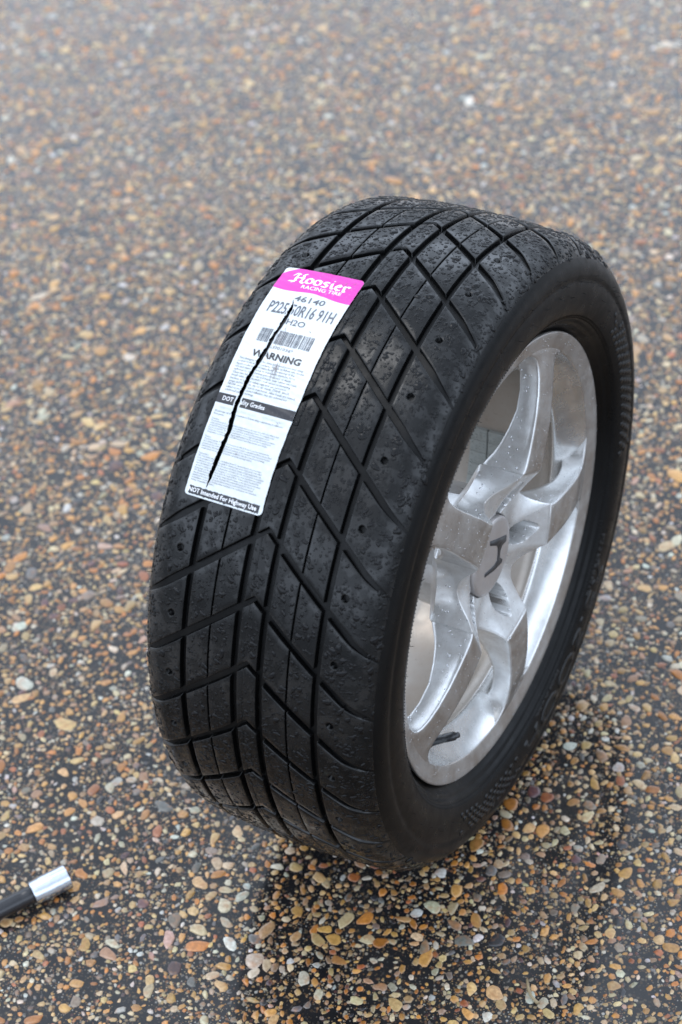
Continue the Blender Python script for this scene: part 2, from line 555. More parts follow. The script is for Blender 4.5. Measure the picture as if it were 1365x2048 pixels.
# --- carcass: surface of revolution with the groove floor
DEP = 0.0056
def floor_r(v):
    v = abs(v)
    r = prof(v)
    if v < 0.066: return r - DEP
    if v > 0.1125: return r
    t = (v - 0.066) / (0.1125 - 0.066)
    return r - DEP * (1 - t) ** 0.9 - 0.0002
outer = [(v, floor_r(v)) for v in np.linspace(0, 0.1125, 34)]
side = [(0.1152, 0.2885), (0.1168, 0.2845), (0.1176, 0.2795), (0.1178, 0.2762), (0.1170, 0.2745), (0.1178, 0.2720), (0.1186, 0.2650), (0.1187, 0.2590), (0.1180, 0.2520), (0.1165, 0.2460),
        (0.1146, 0.2410), (0.1130, 0.2384), (0.1116, 0.2376), (0.1112, 0.2362), (0.1096, 0.2350), (0.1075, 0.2335), (0.1062, 0.2326), (0.1056, 0.2305), (0.1036, 0.2292),
        (0.1010, 0.2272), (0.0975, 0.2240), (0.0950, 0.2200), (0.0900, 0.2100), (0.0850, 0.2040)]
right = outer + side
full = [(-v, r) for v, r in right[::-1]] + right[1:]
NS = 264
V = []
for i in range(NS):
    th = 360 * i / NS
    for v, r in full:
        V.append(P3(v, th, r))
me = mesh_np("tyre", V, grid_faces(NS, len(full), wrap_r=True), M_CARC)
fix_normals(me)
tyre = put("tyre", me, wheel)

# --- tread blocks
def block_mesh(v0, v1, lo, hi, sx, tx, chev=False, hole=None, top=0.0, crease=None):
    """parallelogram block between axial v0..v1 and angles lo(v)..hi(v) (deg); sx, tx: lists of mm positions along each side"""
    wid = (v1 - v0) * 1000
    L = (hi(v1) - lo(v1)) / 360 * 2 * math.pi * RT * 1000
    def axis(vals, total):
        out = [(-0.9, -DEP - 0.0008), (0.0, -0.0007), (0.35, -0.0002), (0.9, 0.0)]
        out += [(a, 0.0) for a in vals if 1.6 < a < total - 1.6]
        out += [(total - 0.9, 0.0), (total - 0.35, -0.0002), (total, -0.0007), (total + 0.9, -DEP - 0.0008)]
        return out
    A = axis(sx, wid); B = axis(tx, L)
    V = []
    for t, ht in B:
        for s, hs_ in A:
            v = v0 + (v1 - v0) * s / wid
            vc = min(max(v, min(v0, v1)), max(v0, v1))
            th = lo(vc) + (hi(vc) - lo(vc)) * t / L
            h = min(hs_, ht)
            if crease and abs(s - crease) < 0.3 and h > -0.001: h -= 0.0011
            if hole:
                hv, hth, hr = hole
                du = math.radians(th - hth) * RT; dv = v - hv
                d = math.hypot(du, dv)
                if h > -0.003:
                    if d < hr * 0.90: h = -0.0058
                    elif d < hr * 1.12:
                        k = hr / max(d, 1e-6)
                        v = hv + dv * k; th = hth + math.degrees(du * k / RT); h = -0.0004
            r = prof(min(abs(v), 0.1134)) + h + top
            if abs(v) > 0.090:                       # fade the block into the shoulder
                f = min(1, (abs(v) - 0.090) / 0.022)
                if h < -0.003: r = prof(min(abs(v), 0.1134)) + h * (1 - f) - 0.0009
                elif h > -0.003: r += 0.0003 * (1 - f) - 0.0002 * f
            V.append(P3(v, th, r))
    me = mesh_np("tread_block", V, grid_faces(len(B), len(A)), M_RUBBER)
    fix_normals(me)
    # fix orientation outward
    return me

GW = 0.068            # half groove width in pitches (circumferential)
def gw_(v): return GW - 0.050 * min(1, max(0, (abs(v) - 0.088) / 0.024))
def lo_(v): return gth(0, v) + gw_(v) * PITCH
def hi_(v): return gth(1, v) - gw_(v) * PITCH
def lo_c(v): return gth(0, v) + 0.048 * PITCH
def hi_c(v): return gth(1, v) - 0.048 * PITCH
def lin(n, total): return [total * i / n for i in range(1, n)]
LT = 50.0
blocks = []
# centre block is a chevron: built with a row at v=0
blocks.append(block_mesh(-0.0093, 0.0093, lo_c, hi_c, [2.5, 4.6, 5.6, 6.0, 6.4, 7.2, 9.3, 11.5, 14, 16], lin(8, LT), crease=6.0))
for sgn in (1, -1):
    a, b_, c_, d_ = 0.0155, 0.0378, 0.0393, 0.0614
    if sgn > 0:
        blocks.append(block_mesh(a, b_, lo_, hi_, lin(4, 21.5), lin(8, LT)))
        blocks.append(block_mesh(c_, d_, lo_, hi_, lin(4, 21.5), lin(8, LT)))
    else:
        blocks.append(block_mesh(-b_, -a, lo_, hi_, lin(4, 21.5), lin(8, LT)))
        blocks.append(block_mesh(-d_, -c_, lo_, hi_, lin(4, 21.5), lin(8, LT)))
    v0, v1 = (0.0674, 0.1120) if sgn > 0 else (-0.1120, -0.0674)
    hv = 0.0790 * sgn
    hth = 0.20 * PITCH - 0.22
    # hole sits in block n where gth(n) < hole < gth(n+1)
    n_h = 0
    while not (gth(n_h, hv) < hth < gth(n_h + 1, hv)): n_h += 1
    hth -= n_h * PITCH
    hs_pos = abs(hv - v0) * 1000
    sx = sorted(set([round(hs_pos + k * 0.55, 2) for k in range(-9, 10)] + [x for x in np.arange(2, 44, 3.2).tolist() if abs(x - hs_pos) > 5.5]))
    Lh = math.radians(hi_(v1) - lo_(v1)) * RT * 1000
    tpos = (hth - lo_(hv)) / (hi_(hv) - lo_(hv)) * Lh
    tx = sorted(set([round(tpos + k * 0.55, 2) for k in range(-13, 14)] + [x for x in np.arange(3, Lh, 4.5).tolist() if abs(x - tpos) > 8]))
    blocks.append(block_mesh(v0, v1, lo_, hi_, sx, tx, hole=(hv, hth, 0.0033)))
for k in range(33):
    al = math.radians(k * PITCH)
    Mx = Matrix.Translation(OFF) @ Matrix.Rotation(-al, 4, 'X') @ Matrix.Translation(-OFF)
    for bm_ in blocks:
        o = put("tread_block", bm_, tyre)
        o.matrix_local = Mx

# --- vent whiskers along the tread edges and sidewall rib
def whiskers():
    V = []; F = []
    R = random.Random(3)
    spots = []
    for i in range(70):
        spots.append((R.uniform(-0.116, -0.112) , R.uniform(-40, 140), 0.285 + R.uniform(0, 0.006), Vector((-1, 0, 0.3))))
    for i in range(40):
        spots.append((0.1172, R.uniform(60, 260), 0.277 + R.uniform(-0.004, 0.004), Vector((1, 0, 0))))
    for i in range(46):
        spots.append((0.1187, 0 - 60 + i * 6.6, R.uniform(0.252, 0.264), Vector((1, 0, 0))))
    for i in range(30):
        spots.append((0.118, R.uniform(100, 250), 0.272, Vector((1, 0, 0))))
    for v, th, r, d in spots:
        p = Vector(P3(v, th, r))
        d = (d.normalized() + Vector((R.uniform(-.4, .4), R.uniform(-.6, .6), R.uniform(-.6, .6)))).normalized()
        L = R.uniform(0.002, 0.0055); w = 0.00028
        a = d.orthogonal().normalized() * w; b = d.cross(a).normalized() * w
        k = len(V)
        tip = p + d * L + a * 3
        for c in (a, b, -a, -b): V.append(p - d * 0.001 + c)
        for c in (a, b, -a, -b): V.append(tip + c * 0.6)
        for j in range(4): F.append((k + j, k + (j + 1) % 4, k + 4 + (j + 1) % 4, k + 4 + j))
        F.append((k + 4, k + 5, k + 6, k + 7))
    return mesh_np("vent_whiskers", [tuple(v) for v in V], F, M_CARC, smooth=False)
put("vent_whiskers", whiskers(), tyre, kind='stuff')

# --- sidewall relief: chequered squares and raised letters
def side_x(r):
    for (v0, r0), (v1, r1) in zip(side, side[1:]):
        if r1 <= r <= r0:
            return v0 + (v1 - v0) * (r0 - r) / (r0 - r1)
    return 0.117
def SP(r, ang, h):        # ang: degrees, 0 = rear (+y), 90 = top
    a = rad(ang)
    return (side_x(r) + h, r * math.cos(a), r * math.sin(a) + RT)
def chequers():
    V = []; F = []
    def sq(r0, r1, a0, a1, h=0.0009):
        k = len(V)
        n = 2
        for hh, e in ((-0.0004, 0.0), (h, 0.08)):
            for (rr, aa) in ((r0 + e * (r1 - r0), a0 + e * (a1 - a0)), (r1 - e * (r1 - r0), a0 + e * (a1 - a0)), (r1 - e * (r1 - r0), a1 - e * (a1 - a0)), (r0 + e * (r1 - r0), a1 - e * (a1 - a0))):
                V.append(SP(rr, aa, hh))
        F.append((k + 4, k + 5, k + 6, k + 7))
        for j in range(4): F.append((k + j, k + (j + 1) % 4, k + 4 + (j + 1) % 4, k + 4 + j))
    for c0, c1 in ((-14, 30), (-128, -96)):
        na = int((c1 - c0) / 1.35)
        for i in range(na):
            f = i / na
            for j in range(5):
                if (i + j) % 2: continue
                if random.random() < (0.35 if f < 0.2 or f > 0.85 else 0.04): continue
                a0 = c0 + (c1 - c0) * i / na + j * 0.35
                r0 = 0.2475 + j * 0.0048
                sq(r0, r0 + 0.0048, a0, a0 + 1.35)
    return mesh_np("sidewall_chequers", V, F, M_RELIEF, smooth=False)
me = chequers(); fix_normals(me)
put("sidewall_chequers", me, tyre, kind='stuff')

def text_mesh(s, bold=0.0, shear=0.0, space=1.0, res=3, align='LEFT', line=1.0, cuts=None):
    c = bpy.data.curves.new("t", 'FONT')
    c.body = s; c.offset = bold; c.shear = shear; c.space_character = space; c.resolution_u = res
    c.align_x = align; c.space_line = line
    o = bpy.data.objects.new("t", c); COL.objects.link(o)
    dg = bpy.context.evaluated_depsgraph_get()
    me = bpy.data.meshes.new_from_object(o.evaluated_get(dg))
    V = np.array([v.co[:2] for v in me.vertices]); F = [tuple(p.vertices) for p in me.polygons]
    bpy.data.objects.remove(o); bpy.data.curves.remove(c); bpy.data.meshes.remove(me)
    lo = V.min(0); V = (V - lo) / (V.max(0) - lo)
    if cuts is not None:
        v0, v1 = cuts
        bm = bmesh.new()
        vs = [bm.verts.new((x, y, 0)) for x, y in V]
        for f in F:
            try: bm.faces.new([vs[i] for i in f])
            except ValueError: pass
        c_ = -69.0
        while c_ < -53.5:
            fx = (c_ - v0) / (v1 - v0)
            if 0 < fx < 1:
                bmesh.ops.bisect_plane(bm, geom=bm.verts[:] + bm.edges[:] + bm.faces[:], plane_co=(fx, 0, 0), plane_no=(1, 0, 0))
            c_ += 0.45
        for q_ in np.linspace(0, 1, 9)[1:-1]:
            bmesh.ops.bisect_plane(bm, geom=bm.verts[:] + bm.edges[:] + bm.faces[:], plane_co=(0, q_, 0), plane_no=(0, 1, 0))
        bm.verts.index_update()
        V = np.array([v.co[:2] for v in bm.verts]); F = [tuple(v.index for v in f.verts) for f in bm.faces]
        bm.free()
    return V, F

def side_text(s, r0, r1, a0, a1, h):
    """a0 -> a1 in reading direction"""
    Vt, Ft = text_mesh(s, 0.02)
    n = len(Vt)
    V = [SP(r0 + (r1 - r0) * y, a0 + (a1 - a0) * x, h) for x, y in Vt] + [SP(r0 + (r1 - r0) * y, a0 + (a1 - a0) * x, -0.0006) for x, y in Vt]
    F = list(Ft)
    from collections import Counter
    E = Counter()
    for f in Ft:
        for a, b in zip(f, f[1:] + f[:1]): E[(a, b)] += 1
    for (a, b) in list(E):
        if (b, a) not in E: F.append((a, b, b + n, a + n))
    me = mesh_np("raised_lettering", V, F, M_RELIEF, smooth=False)
    fix_normals(me)
    put("raised_lettering", me, tyre)
side_text("HOOSIER", 0.247, 0.269, -92, -40, 0.0007)
side_text("P225/50R16", 0.2435, 0.2485, -34, -50, 0.0005)
side_text("MADE IN U.S.A.", 0.2415, 0.2450, -70, -84, 0.0005)

# --- shallow knurled ring near the bead
def knurl():
    V = []; F = []
    N = 420
    for i in range(N):
        a = 360 * i / N; da = 360 / N * 0.28
        k = len(V)
        for r in (0.2405, 0.2372):
            for s in (-1, 0, 1):
                V.append(SP(r, a + s * da, 0.0001 if s else 0.0008))
        F += [(k, k + 1, k + 4, k + 3), (k + 1, k + 2, k + 5, k + 4)]
    return mesh_np("bead_knurling", V, F, M_CARC, smooth=False)
me = knurl(); put("bead_knurling", me, tyre, kind='stuff')

# ------------------------------------------------------------------ alloy rim
def revolve(name, pr, N, mats, mi_fn=None):
    V = []
    for i in range(N):
        a = 2 * math.pi * i / N
        for x, r in pr:
            V.append((x, r * math.cos(a), r * math.sin(a) + RT))
    F = grid_faces(N, len(pr), wrap_r=True)
    mi = None
    if mi_fn:
        mi = [mi_fn(f % (len(pr) - 1)) for f in range(len(F))]
    me = mesh_np(name, V, F, mats, mi)
    return me
rim_face = [(0.088, 0.2150), (0.094, 0.2195), (0.0975, 0.2215), (0.1003, 0.2222), (0.1014, 0.2214), (0.1015, 0.2200), (0.1000, 0.2150), (0.0985, 0.2090), (0.0975, 0.2052), (0.0970, 0.2040), (0.0955, 0.2032),
            (0.0920, 0.2012), (0.0860, 0.1965), (0.0805, 0.1900), (0.0765, 0.1835), (0.0745, 0.1800), (0.0730, 0.1787), (0.0710, 0.1787), (0.0690, 0.1800), (0.0640, 0.1860)]
barrel = [(0.0640, 0.1860), (0.056, 0.1868), (0.030, 0.1868), (0.00, 0.1868), (-0.030, 0.1868), (-0.036, 0.1880), (-0.040, 0.1900), (-0.062, 0.1930), (-0.085, 0.1990), (-0.0945, 0.2050), (-0.098, 0.2130),
          (-0.1010, 0.2190), (-0.1022, 0.2222), (-0.0990, 0.2225), (-0.0950, 0.2180), (-0.0900, 0.2080), (-0.060, 0.1980), (-0.03, 0.1925), (0.02, 0.1925), (0.060, 0.1975), (0.080, 0.2050), (0.088, 0.2150)]
rim = put("rim", None, wheel) if False else None
M_SCOOP = metal_mat("polished_alloy", (0.70, 0.71, 0.71), 0.24, 0.4, 0.92)
me = revolve("rim", rim_face + barrel[1:], 220, [M_MACH, M_SCOOP, M_BARREL],
             lambda j: 0 if j < 9 else (1 if j < 17 else 2))
fix_normals(me)
rim = put("rim", me, wheel)

# hub + spokes
TH0 = 56.64
EDGE = [(14.4, 90.853, 108.5), (16.1, 86.4, 105.4), (19.3, 81.6, 99.0), (23.6, 77.5, 92.2), (29.0, 74.3, 86.8), (36.0, 72.6, 84.0)]
EP = np.array([e[0] for e in EDGE]); ER = np.array([e[1] for e in EDGE]); EX = np.array([e[2] for e in EDGE])
_f = np.linspace(14.4, 36, 120)
def _smooth(y, s0):
    q = np.interp(_f, EP, y)
    for _ in range(260):
        q[1:-1] = 0.5 * q[1:-1] + 0.25 * (q[:-2] + q[2:])
        q[-1] = q[-2]
    return q
ERs = _smooth(ER, 0); EXs = _smooth(EX, 0)
def r_edge(phi):          # phi degrees from spoke axis
    p = abs(phi)
    if p <= 14.4: return 0.088 / math.cos(rad(p))
    return float(np.interp(p, _f, ERs)) / 1000
def x_edge(phi):
    p = abs(phi)
    if p <= 14.4: return 0.1088 - 0.0003 * (p / 14.4) ** 2
    return float(np.interp(p, _f, EXs)) / 1000
def hub_mesh():
    NA = 600; V = []
    rings = 64
    NW = 7
    for i in range(NA):
        a = 360 * i / NA
        phi = ((a + 36) % 72) - 36
        re = r_edge(phi); xe = x_edge(phi)
        cr, sr = math.cos(rad(a + TH0)), math.sin(rad(a + TH0))
        for j in range(rings):
            t = j / (rings - 1)
            r = 0.030 + (re - 0.030) * t
            q = max(0.0, (r - 0.041) / (re - 0.041))
            x = 0.0835 + (xe - 0.0835) * q ** 1.25
            if t > 0.97: x -= 0.0006
            if r < 0.0415: x = 0.0770
            # lug pocket on the spoke axis, teardrop towards the cap
            u = r * math.cos(rad(phi)); w = r * math.sin(rad(phi))
            du = (u - 0.0600); k = 0.0100 if du > 0 else 0.0100 + 0.0 * du
            hw = 0.0110 * (1 - 0.35 * max(0, min(1, (u - 0.060) / 0.014)))
            d = math.hypot(du / (0.0155 if du > 0 else 0.019), w / hw)
            if r > 0.040 and d < 1.12:
                s = min(1, max(0, (1.12 - d) / 0.16)); s = s * s * (3 - 2 * s)
                floor = 0.0560
                x = x + (floor - x) * s
            V.append((x, r * cr, r * sr + RT))
        # wall going inward
        for j in range(1, NW + 1):
            t = j / NW
            fl = min(1.0, max(0.0, (abs(phi) - 14.2) / 14))
            fl = fl * fl * (3 - 2 * fl)
            rb = re + 0.0085 * fl * t ** 1.6
            xb = xe - 0.0006 + (0.066 + 0.002 * fl - xe) * t
            V.append((xb, rb * cr, rb * sr + RT))
        for xx, r_ in ((0.063, re - 0.002), (0.052, 0.062), (0.030, 0.060), (0.030, 0.030)):
            V.append((xx, r_ * cr, r_ * sr + RT))
    nc = rings + NW + 4
    F = grid_faces(NA, nc, wrap_r=True)
    mi = []
    for f in range(len(F)):
        j = f % (nc - 1); i_ = f // (nc - 1)
        a_ = 360 * i_ / NA; ph_ = ((a_ + 36) % 72) - 36
        r_ = 0.030 + (r_edge(ph_) - 0.030) * (j + 0.5) / (rings - 1)
        u_ = r_ * math.cos(rad(ph_)) - 0.060; w_ = r_ * math.sin(rad(ph_))
        mi.append(1 if j < rings - 1 and r_ > 0.040 and math.hypot(u_ / (0.0155 if u_ > 0 else 0.019), w_ / 0.0105) < 0.92 else 0)
    me = mesh_np("hub", V, F, [M_PAINT, M_POCKET], mi)
    fix_normals(me)
    sharp(me, 42)
    return me
hub = put("hub", hub_mesh(), wheel)

def spoke_mesh():
    # r, half width front, x front, half width back, x back, back flare of the wall
    T = [(88.0, 22.6, 108.5, 22.6, 66), (90.0, 22.0, 109.0, 22.1, 67), (92.5, 21.5, 109.4, 21.8, 68.3), (96, 21.1, 109.7, 21.3, 70.5), (101, 20.8, 109.8, 20.6, 73.5), (110, 20.7, 109.9, 19.5, 77.5), (125, 20.6, 109.6, 17.4, 82), (145, 19.8, 108.4, 15.6, 86),
         (165, 19.0, 106.0, 14.8, 85), (180, 19.2, 103.2, 15.5, 82), (190, 21.0, 100.8, 19.5, 78), (196, 24.5, 99.2, 26, 75), (200, 30, 98.3, 34, 73), (203, 39, 97.8, 45, 71), (206, 50, 96.9, 56, 70)]
    T = [tuple(q / 1000 for q in t) for t in T]
    st = []
    for a, b in zip(T, T[1:]):
        n = max(1, int((b[0] - a[0]) / 0.003))
        for i in range(n):
            f = i / n
            st.append(tuple(a[q] + (b[q] - a[q]) * f for q in range(5)))
    st.append(T[-1])
    V = []; nc = None
    for r, w, x, wb, xb in st:
        prof_ = []
        cf = min(1.0, max(0.0, (r - 0.088) / 0.030))
        e = 0.0012
        for t in np.linspace(-1, 1, 11):
            prof_.append((w * t * (1 - e / w), x + 0.0005 * (1 - t * t)))
        prof_.append((w - 0.0003, x - e * 0.5)); prof_.append((w, x - e * 1.4))
        for t in (0.15, 0.3, 0.5, 0.7, 0.85, 0.95):
            cc = w + (wb - w) * t ** (1.6 - 0.6 * cf) - 0.0020 * cf * math.sin(math.pi * t)
            prof_.append((cc, x - e + (xb - x) * t))
        prof_.append((wb - 0.002, xb)); prof_.append((0, xb - 0.001)); prof_.append((-wb + 0.002, xb))
        for t in (0.95, 0.85, 0.7, 0.5, 0.3, 0.15):
            cc = w + (wb - w) * t ** (1.6 - 0.6 * cf) - 0.0020 * cf * math.sin(math.pi * t)
            prof_.append((-cc, x - e + (xb - x) * t))
        prof_.append((-w, x - e * 1.4)); prof_.append((-w + 0.0003, x - e * 0.5))
        nc = len(prof_)
        for tt, xx in prof_:
            if r > 0.185:                                   # follow the ring
                rr = r; a = tt / r
                # wide end bends along the circle; fillet keeps the ends inside the ring
                V.append((xx, rr * math.cos(a), rr * math.sin(a)))
            else:
                V.append((xx, math.sqrt(max(r * r - tt * tt * min(1, max(0, (r - 0.095) / 0.09)), 0)), tt))
    F = grid_faces(len(st), nc, wrap_c=True)
    mi = [0 if (f % nc) < 10 else 1 for f in range(len(F))]
    F.append(tuple(range(nc))); mi.append(1)
    me = mesh_np("spoke", V, F, [M_MACH, M_PAINT], mi)
    fix_normals(me)
    return me
sm = spoke_mesh()
spokes = []
for k in range(5):
    o = put("spoke", sm, wheel)
    o.matrix_local = Matrix.Translation(OFF) @ Matrix.Rotation(rad(TH0 - 72 * k), 4, 'X')
    spokes.append(o)

# centre cap with its dark emblem
cap_p = [(0.0800, 0.0402), (0.0850, 0.0402), (0.0868, 0.0396), (0.0877, 0.0380), (0.0880, 0.0350), (0.0882, 0.020), (0.0883, 0.0001)]
me = revolve("centre_cap", cap_p, 72, [M_CAPM]); fix_normals(me)
cap = put("centre_cap", me, wheel)
EM = [(29.0, 3.2), (27.5, -3.0), (18.5, -1.0), (12.7, -3.9), (10.6, -12.0), (17.1, -19.0), (15.9, -21.4), (-0.8, -16.4), (-20.9, -7.0), (-19.7, -4.6), (-0.4, -10.9), (7.7, -11.1), (11.4, -2.7), (11.9, 3.8), (9.3, 8.4), (-5.6, 20.4), (-4.3, 23.8)]
EM = [(29.5, 3.0), (28.0, -3.4), (19.0, -1.2), (14.6, -4.6), (12.6, -11.6), (18.0, -18.6), (16.6, -21.8), (-0.8, -17.0), (-20.9, -8.0), (-19.7, -4.6), (-0.4, -10.9), (7.0, -11.0), (9.6, -2.7), (9.9, 3.8), (7.6, 8.4), (-5.9, 20.0), (-4.6, 24.4)]
n = len(EM)
V = [(0.0888, y / 1000, z / 1000 + RT) for y, z in EM] + [(0.0870, y / 1000, z / 1000 + RT) for y, z in EM]
me = mesh_np("emblem", V, [tuple(range(n))] + [(i, (i + 1) % n, n + (i + 1) % n, n + i) for i in range(n)], M_DARK, smooth=False)
bm = bmesh.new(); bm.from_mesh(me); bmesh.ops.triangulate(bm, faces=bm.faces); bmesh.ops.recalc_face_normals(bm, faces=bm.faces); bm.to_mesh(me); bm.free()
put("emblem", me, cap)

# adhesive balance weights inside the barrel: two rows of cast bars
def weight_mesh():
    bm = bmesh.new()
    def bx(x0, x1, a0, a1, r0, r1):
        vs = []
        for r in (r0, r1):
            for x, a in ((x0, a0), (x1, a0), (x1, a1), (x0, a1)):
                vs.append(bm.verts.new((x, r * math.cos(a), r * math.sin(a))))
        f = [(0, 1, 2, 3), (4, 5, 6, 7), (0, 1, 5, 4), (1, 2, 6, 5), (2, 3, 7, 6), (3, 0, 4, 7)]
        for q in f: bm.faces.new([vs[i] for i in q])
    h = 0.0365
    bx(-0.0093, 0.0093, -h, h, 0.1866, 0.1826)
    for j in range(4):
        for i in range(3):
            if (i * 3 + j) % 4 == 3: continue
            xx = -0.0068 + j * 0.0043; aa = -0.022 + i * 0.020
            bx(xx - 0.0008, xx + 0.0008, aa - 0.0035, aa + 0.0035, 0.1828, 0.1818)
    bmesh.ops.recalc_face_normals(bm, faces=bm.faces)
    m_ = bpy.data.meshes.new("balance_weight"); bm.to_mesh(m_); bm.free()
    m_.materials.append(M_WEIGHT)
    return m_
wm = weight_mesh()
for xc in (-0.0125, 0.0075):
    for i in range(7):
        o = put("balance_weight", wm, rim)
        o.matrix_local = Matrix.Translation(OFF + Vector((xc, 0, 0))) @ Matrix.Rotation(rad(-7.5 - 4.35 * i), 4, 'X')

# valve
def tube_mesh(name, p0, p1, prof_, N, m_):
    p0 = Vector(p0); p1 = Vector(p1); d = (p1 - p0); L = d.length; d.normalize()
    a = d.orthogonal().normalized(); b = d.cross(a)
    V = []
    for t, r in prof_:
        for i in range(N):
            q = 2 * math.pi * i / N
            rr = r if not callable(r) else r(i)
            V.append(tuple(p0 + d * (L * t) + (a * math.cos(q) + b * math.sin(q)) * rr))
    F = grid_faces(len(prof_), N, wrap_c=True)
    F.append(tuple(range(N))); F.append(tuple(range((len(prof_) - 1) * N, len(prof_) * N)))
    me = mesh_np(name, V, F, m_); fix_normals(me)
    return me
def pol(x, r, a): return (x, r * math.cos(rad(a)), r * math.sin(rad(a)) + RT)
vb = Vector(pol(0.0735, 0.1885, -135.8)); vt = Vector(pol(0.1050, 0.1705, -136.8))
me = tube_mesh("valve_stem", vb, vt, [(0, 0.0066), (0.08, 0.0064), (0.2, 0.0048), (0.55, 0.0041), (0.60, 0.0041)], 20, M_VALVE)
valve = put("valve_stem", me, wheel)
rc = lambda i: 0.0044 if i % 2 else 0.0040
me = tube_mesh("valve_cap", vb, vt, [(0.56, 0.0040), (0.58, rc), (0.86, rc), (0.89, 0.0036), (0.92, 0.0030), (1.0, 0.0027)], 28, M_VALVE)
put("valve_cap", me, valve)

# ------------------------------------------------------------------ label stuck to the tread
DEG_MM = 10.8714 / 59.6
def LB(v, b, h):
    """v axial mm, b mm down from the top edge"""
    th = 7.86 * 10.8714 - b * DEG_MM
    va = v / 1000
    wob = 0.00008 * math.sin(b * 0.33 + v * 0.08) + 0.00012 * math.sin(b * 0.9 - v * 0.2)
    dip = -0.0004 * math.exp(-((v + 38.5) / 2.6) ** 2)
    for n_ in range(0, 12):
        dth = (th - gth(n_, va)) / PITCH
        if abs(dth) < 0.16: dip -= 0.00006 * math.cos(dth / 0.16 * math.pi / 2)
    return P3(va, th, prof(va) + 0.0009 + wob + dip + h)
R_ = random.Random(11)
HB = 232.0
bs = [0, 0.8, 2.2] + list(np.arange(3.5, HB - 3, 1.1)) + [HB - 2.2, HB - 0.8, HB]
tearL = {}; tearR = {}
cur = 0
def tear_line(b):
    pts = [(36, -60.3), (45, -57.5), (60, -56.8), (78, -58.8), (98, -59.6), (120, -63.2), (148, -64.0), (170, -61.5), (195, -63.5), (222, -66.5), (232, -67)]
    if b <= 36: return -60.5
    for (a, x), (c, y) in zip(pts, pts[1:]):
        if b <= c: return x + (y - x) * (b - a) / (c - a)
    return -67
jl = jr = 0
for b in bs:
    c = tear_line(b)
    if b < 36 or b > 222: w = 0
    else:
        w = 2.1 * min(1, (b - 36) / 14) * min(1, (222 - b) / 12 + 0.15)
    jl = 0.75 * jl + R_.uniform(-0.4, 0.4); jr = 0.55 * jr + R_.uniform(-0.35, 0.35)
    tearL[b] = c - w * (1 + (jl if w else 0) * 0.55) - (0.35 * jl if w else 0)
    tearR[b] = c + w * 0.9 + (0.5 * jr if w else 0)
def left_edge(b):
    e = -86.0 - 0.9 * math.sin(b * 0.03) + 0.12 * math.sin(b * 0.21)
    c = 3.2
    if b < c: e += c - math.sqrt(max(0, c * c - (c - b) ** 2))
    if b > HB - c: e += c - math.sqrt(max(0, c * c - (c - (HB - b)) ** 2))
    return e
def right_edge(b):
    e = -9.0 + 0.5 * math.sin(b * 0.05 + 1) + 0.12 * math.sin(b * 0.31)
    c = 4.0
    if b < c: e -= c - math.sqrt(max(0, c * c - (c - b) ** 2))
    if b > HB - c: e -= c - math.sqrt(max(0, c * c - (c - (HB - b)) ** 2))
    return e
V = []; F = []
for sidei in (0, 1):
    off = len(V); nn = 14 if sidei == 0 else 50
    for b in bs:
        a0, a1 = (left_edge(b), tearL[b]) if sidei == 0 else (tearR[b], right_edge(b))
        for j in range(nn):
            v = a0 + (a1 - a0) * j / (nn - 1)
            lift = 0.0004 if (tearR[b] - tearL[b] > 0.5 and ((sidei == 0 and j == nn - 1) or (sidei == 1 and j == 0))) else 0
            V.append(LB(v, b, lift))
    F += grid_faces(len(bs), nn, off=off)
me = mesh_np("paper_label", V, F, M_PAPER)
bm = bmesh.new(); bm.from_mesh(me); bmesh.ops.remove_doubles(bm, verts=bm.verts, dist=0.00002); bmesh.ops.recalc_face_normals(bm, faces=bm.faces); bm.to_mesh(me); bm.free()
for p in me.polygons: p.use_smooth = True
label = put("paper_label", me, wheel, label="torn white label with a pink heading and black print")

def in_tear(v, b):
    if b < 36 or b > 222: return False
    bb = min(bs, key=lambda q: abs(q - b))
    return tearL[bb] - 0.3 < v < tearR[bb] + 0.3
def print_mesh(name, V2, F2, m_, h=0.00022):
    F = []
    for f in F2:
        cv = sum(V2[i][0] for i in f) / len(f); cb = sum(V2[i][1] for i in f) / len(f)
        if in_tear(cv, cb): continue
        if any(in_tear(*V2[i]) for i in f): continue
        F.append(f)
    V = [LB(v, b, h) for v, b in V2]
    me = mesh_np(name, V, F, m_, smooth=False)
    return put(name, me, label)
def print_text(s, v0, v1, b0, b1, m_, name="printed_text", bold=0.0, shear=0.0, h=0.00030, space=1.0, slope=0.0, line=1.0, res=2, drop=0.0):
    Vt, Ft = text_mesh(s, bold, shear, space, res, line=line, cuts=(v0, v1) if len(s) < 40 else None)
    V2 = [(v0 + (v1 - v0) * x, b1 + (b0 - b1) * y + slope * x) for x, y in Vt]
    if drop:
        rr = random.Random(5)
        Ft = [f for f in Ft if rr.random() > drop]
    return print_mesh(name, V2, Ft, m_, h)
def print_band(name, b0, b1, m_, h=0.00012, v0=None, v1=None, ragged=0.0, slope=0):
    V2 = []; nb = max(2, int((b1 - b0) / 1.0)); nv = 60
    for i in range(nb + 1):
        b = b0 + (b1 - b0) * i / nb
        for j in range(nv + 1):
            l = (left_edge(b) + 0.05) if v0 is None else v0
            r = (right_edge(b) - 0.05) if v1 is None else v1
            v = l + (r - l) * j / nv
            bb = b + slope * (j / nv)
            if ragged and i == nb: bb -= random.Random(j).uniform(0, ragged)
            if ragged and i == 0: bb += random.Random(j + 99).uniform(0, ragged * 0.25)
            V2.append((v, bb))
    return print_mesh(name, V2, grid_faces(nb + 1, nv + 1), m_, h)

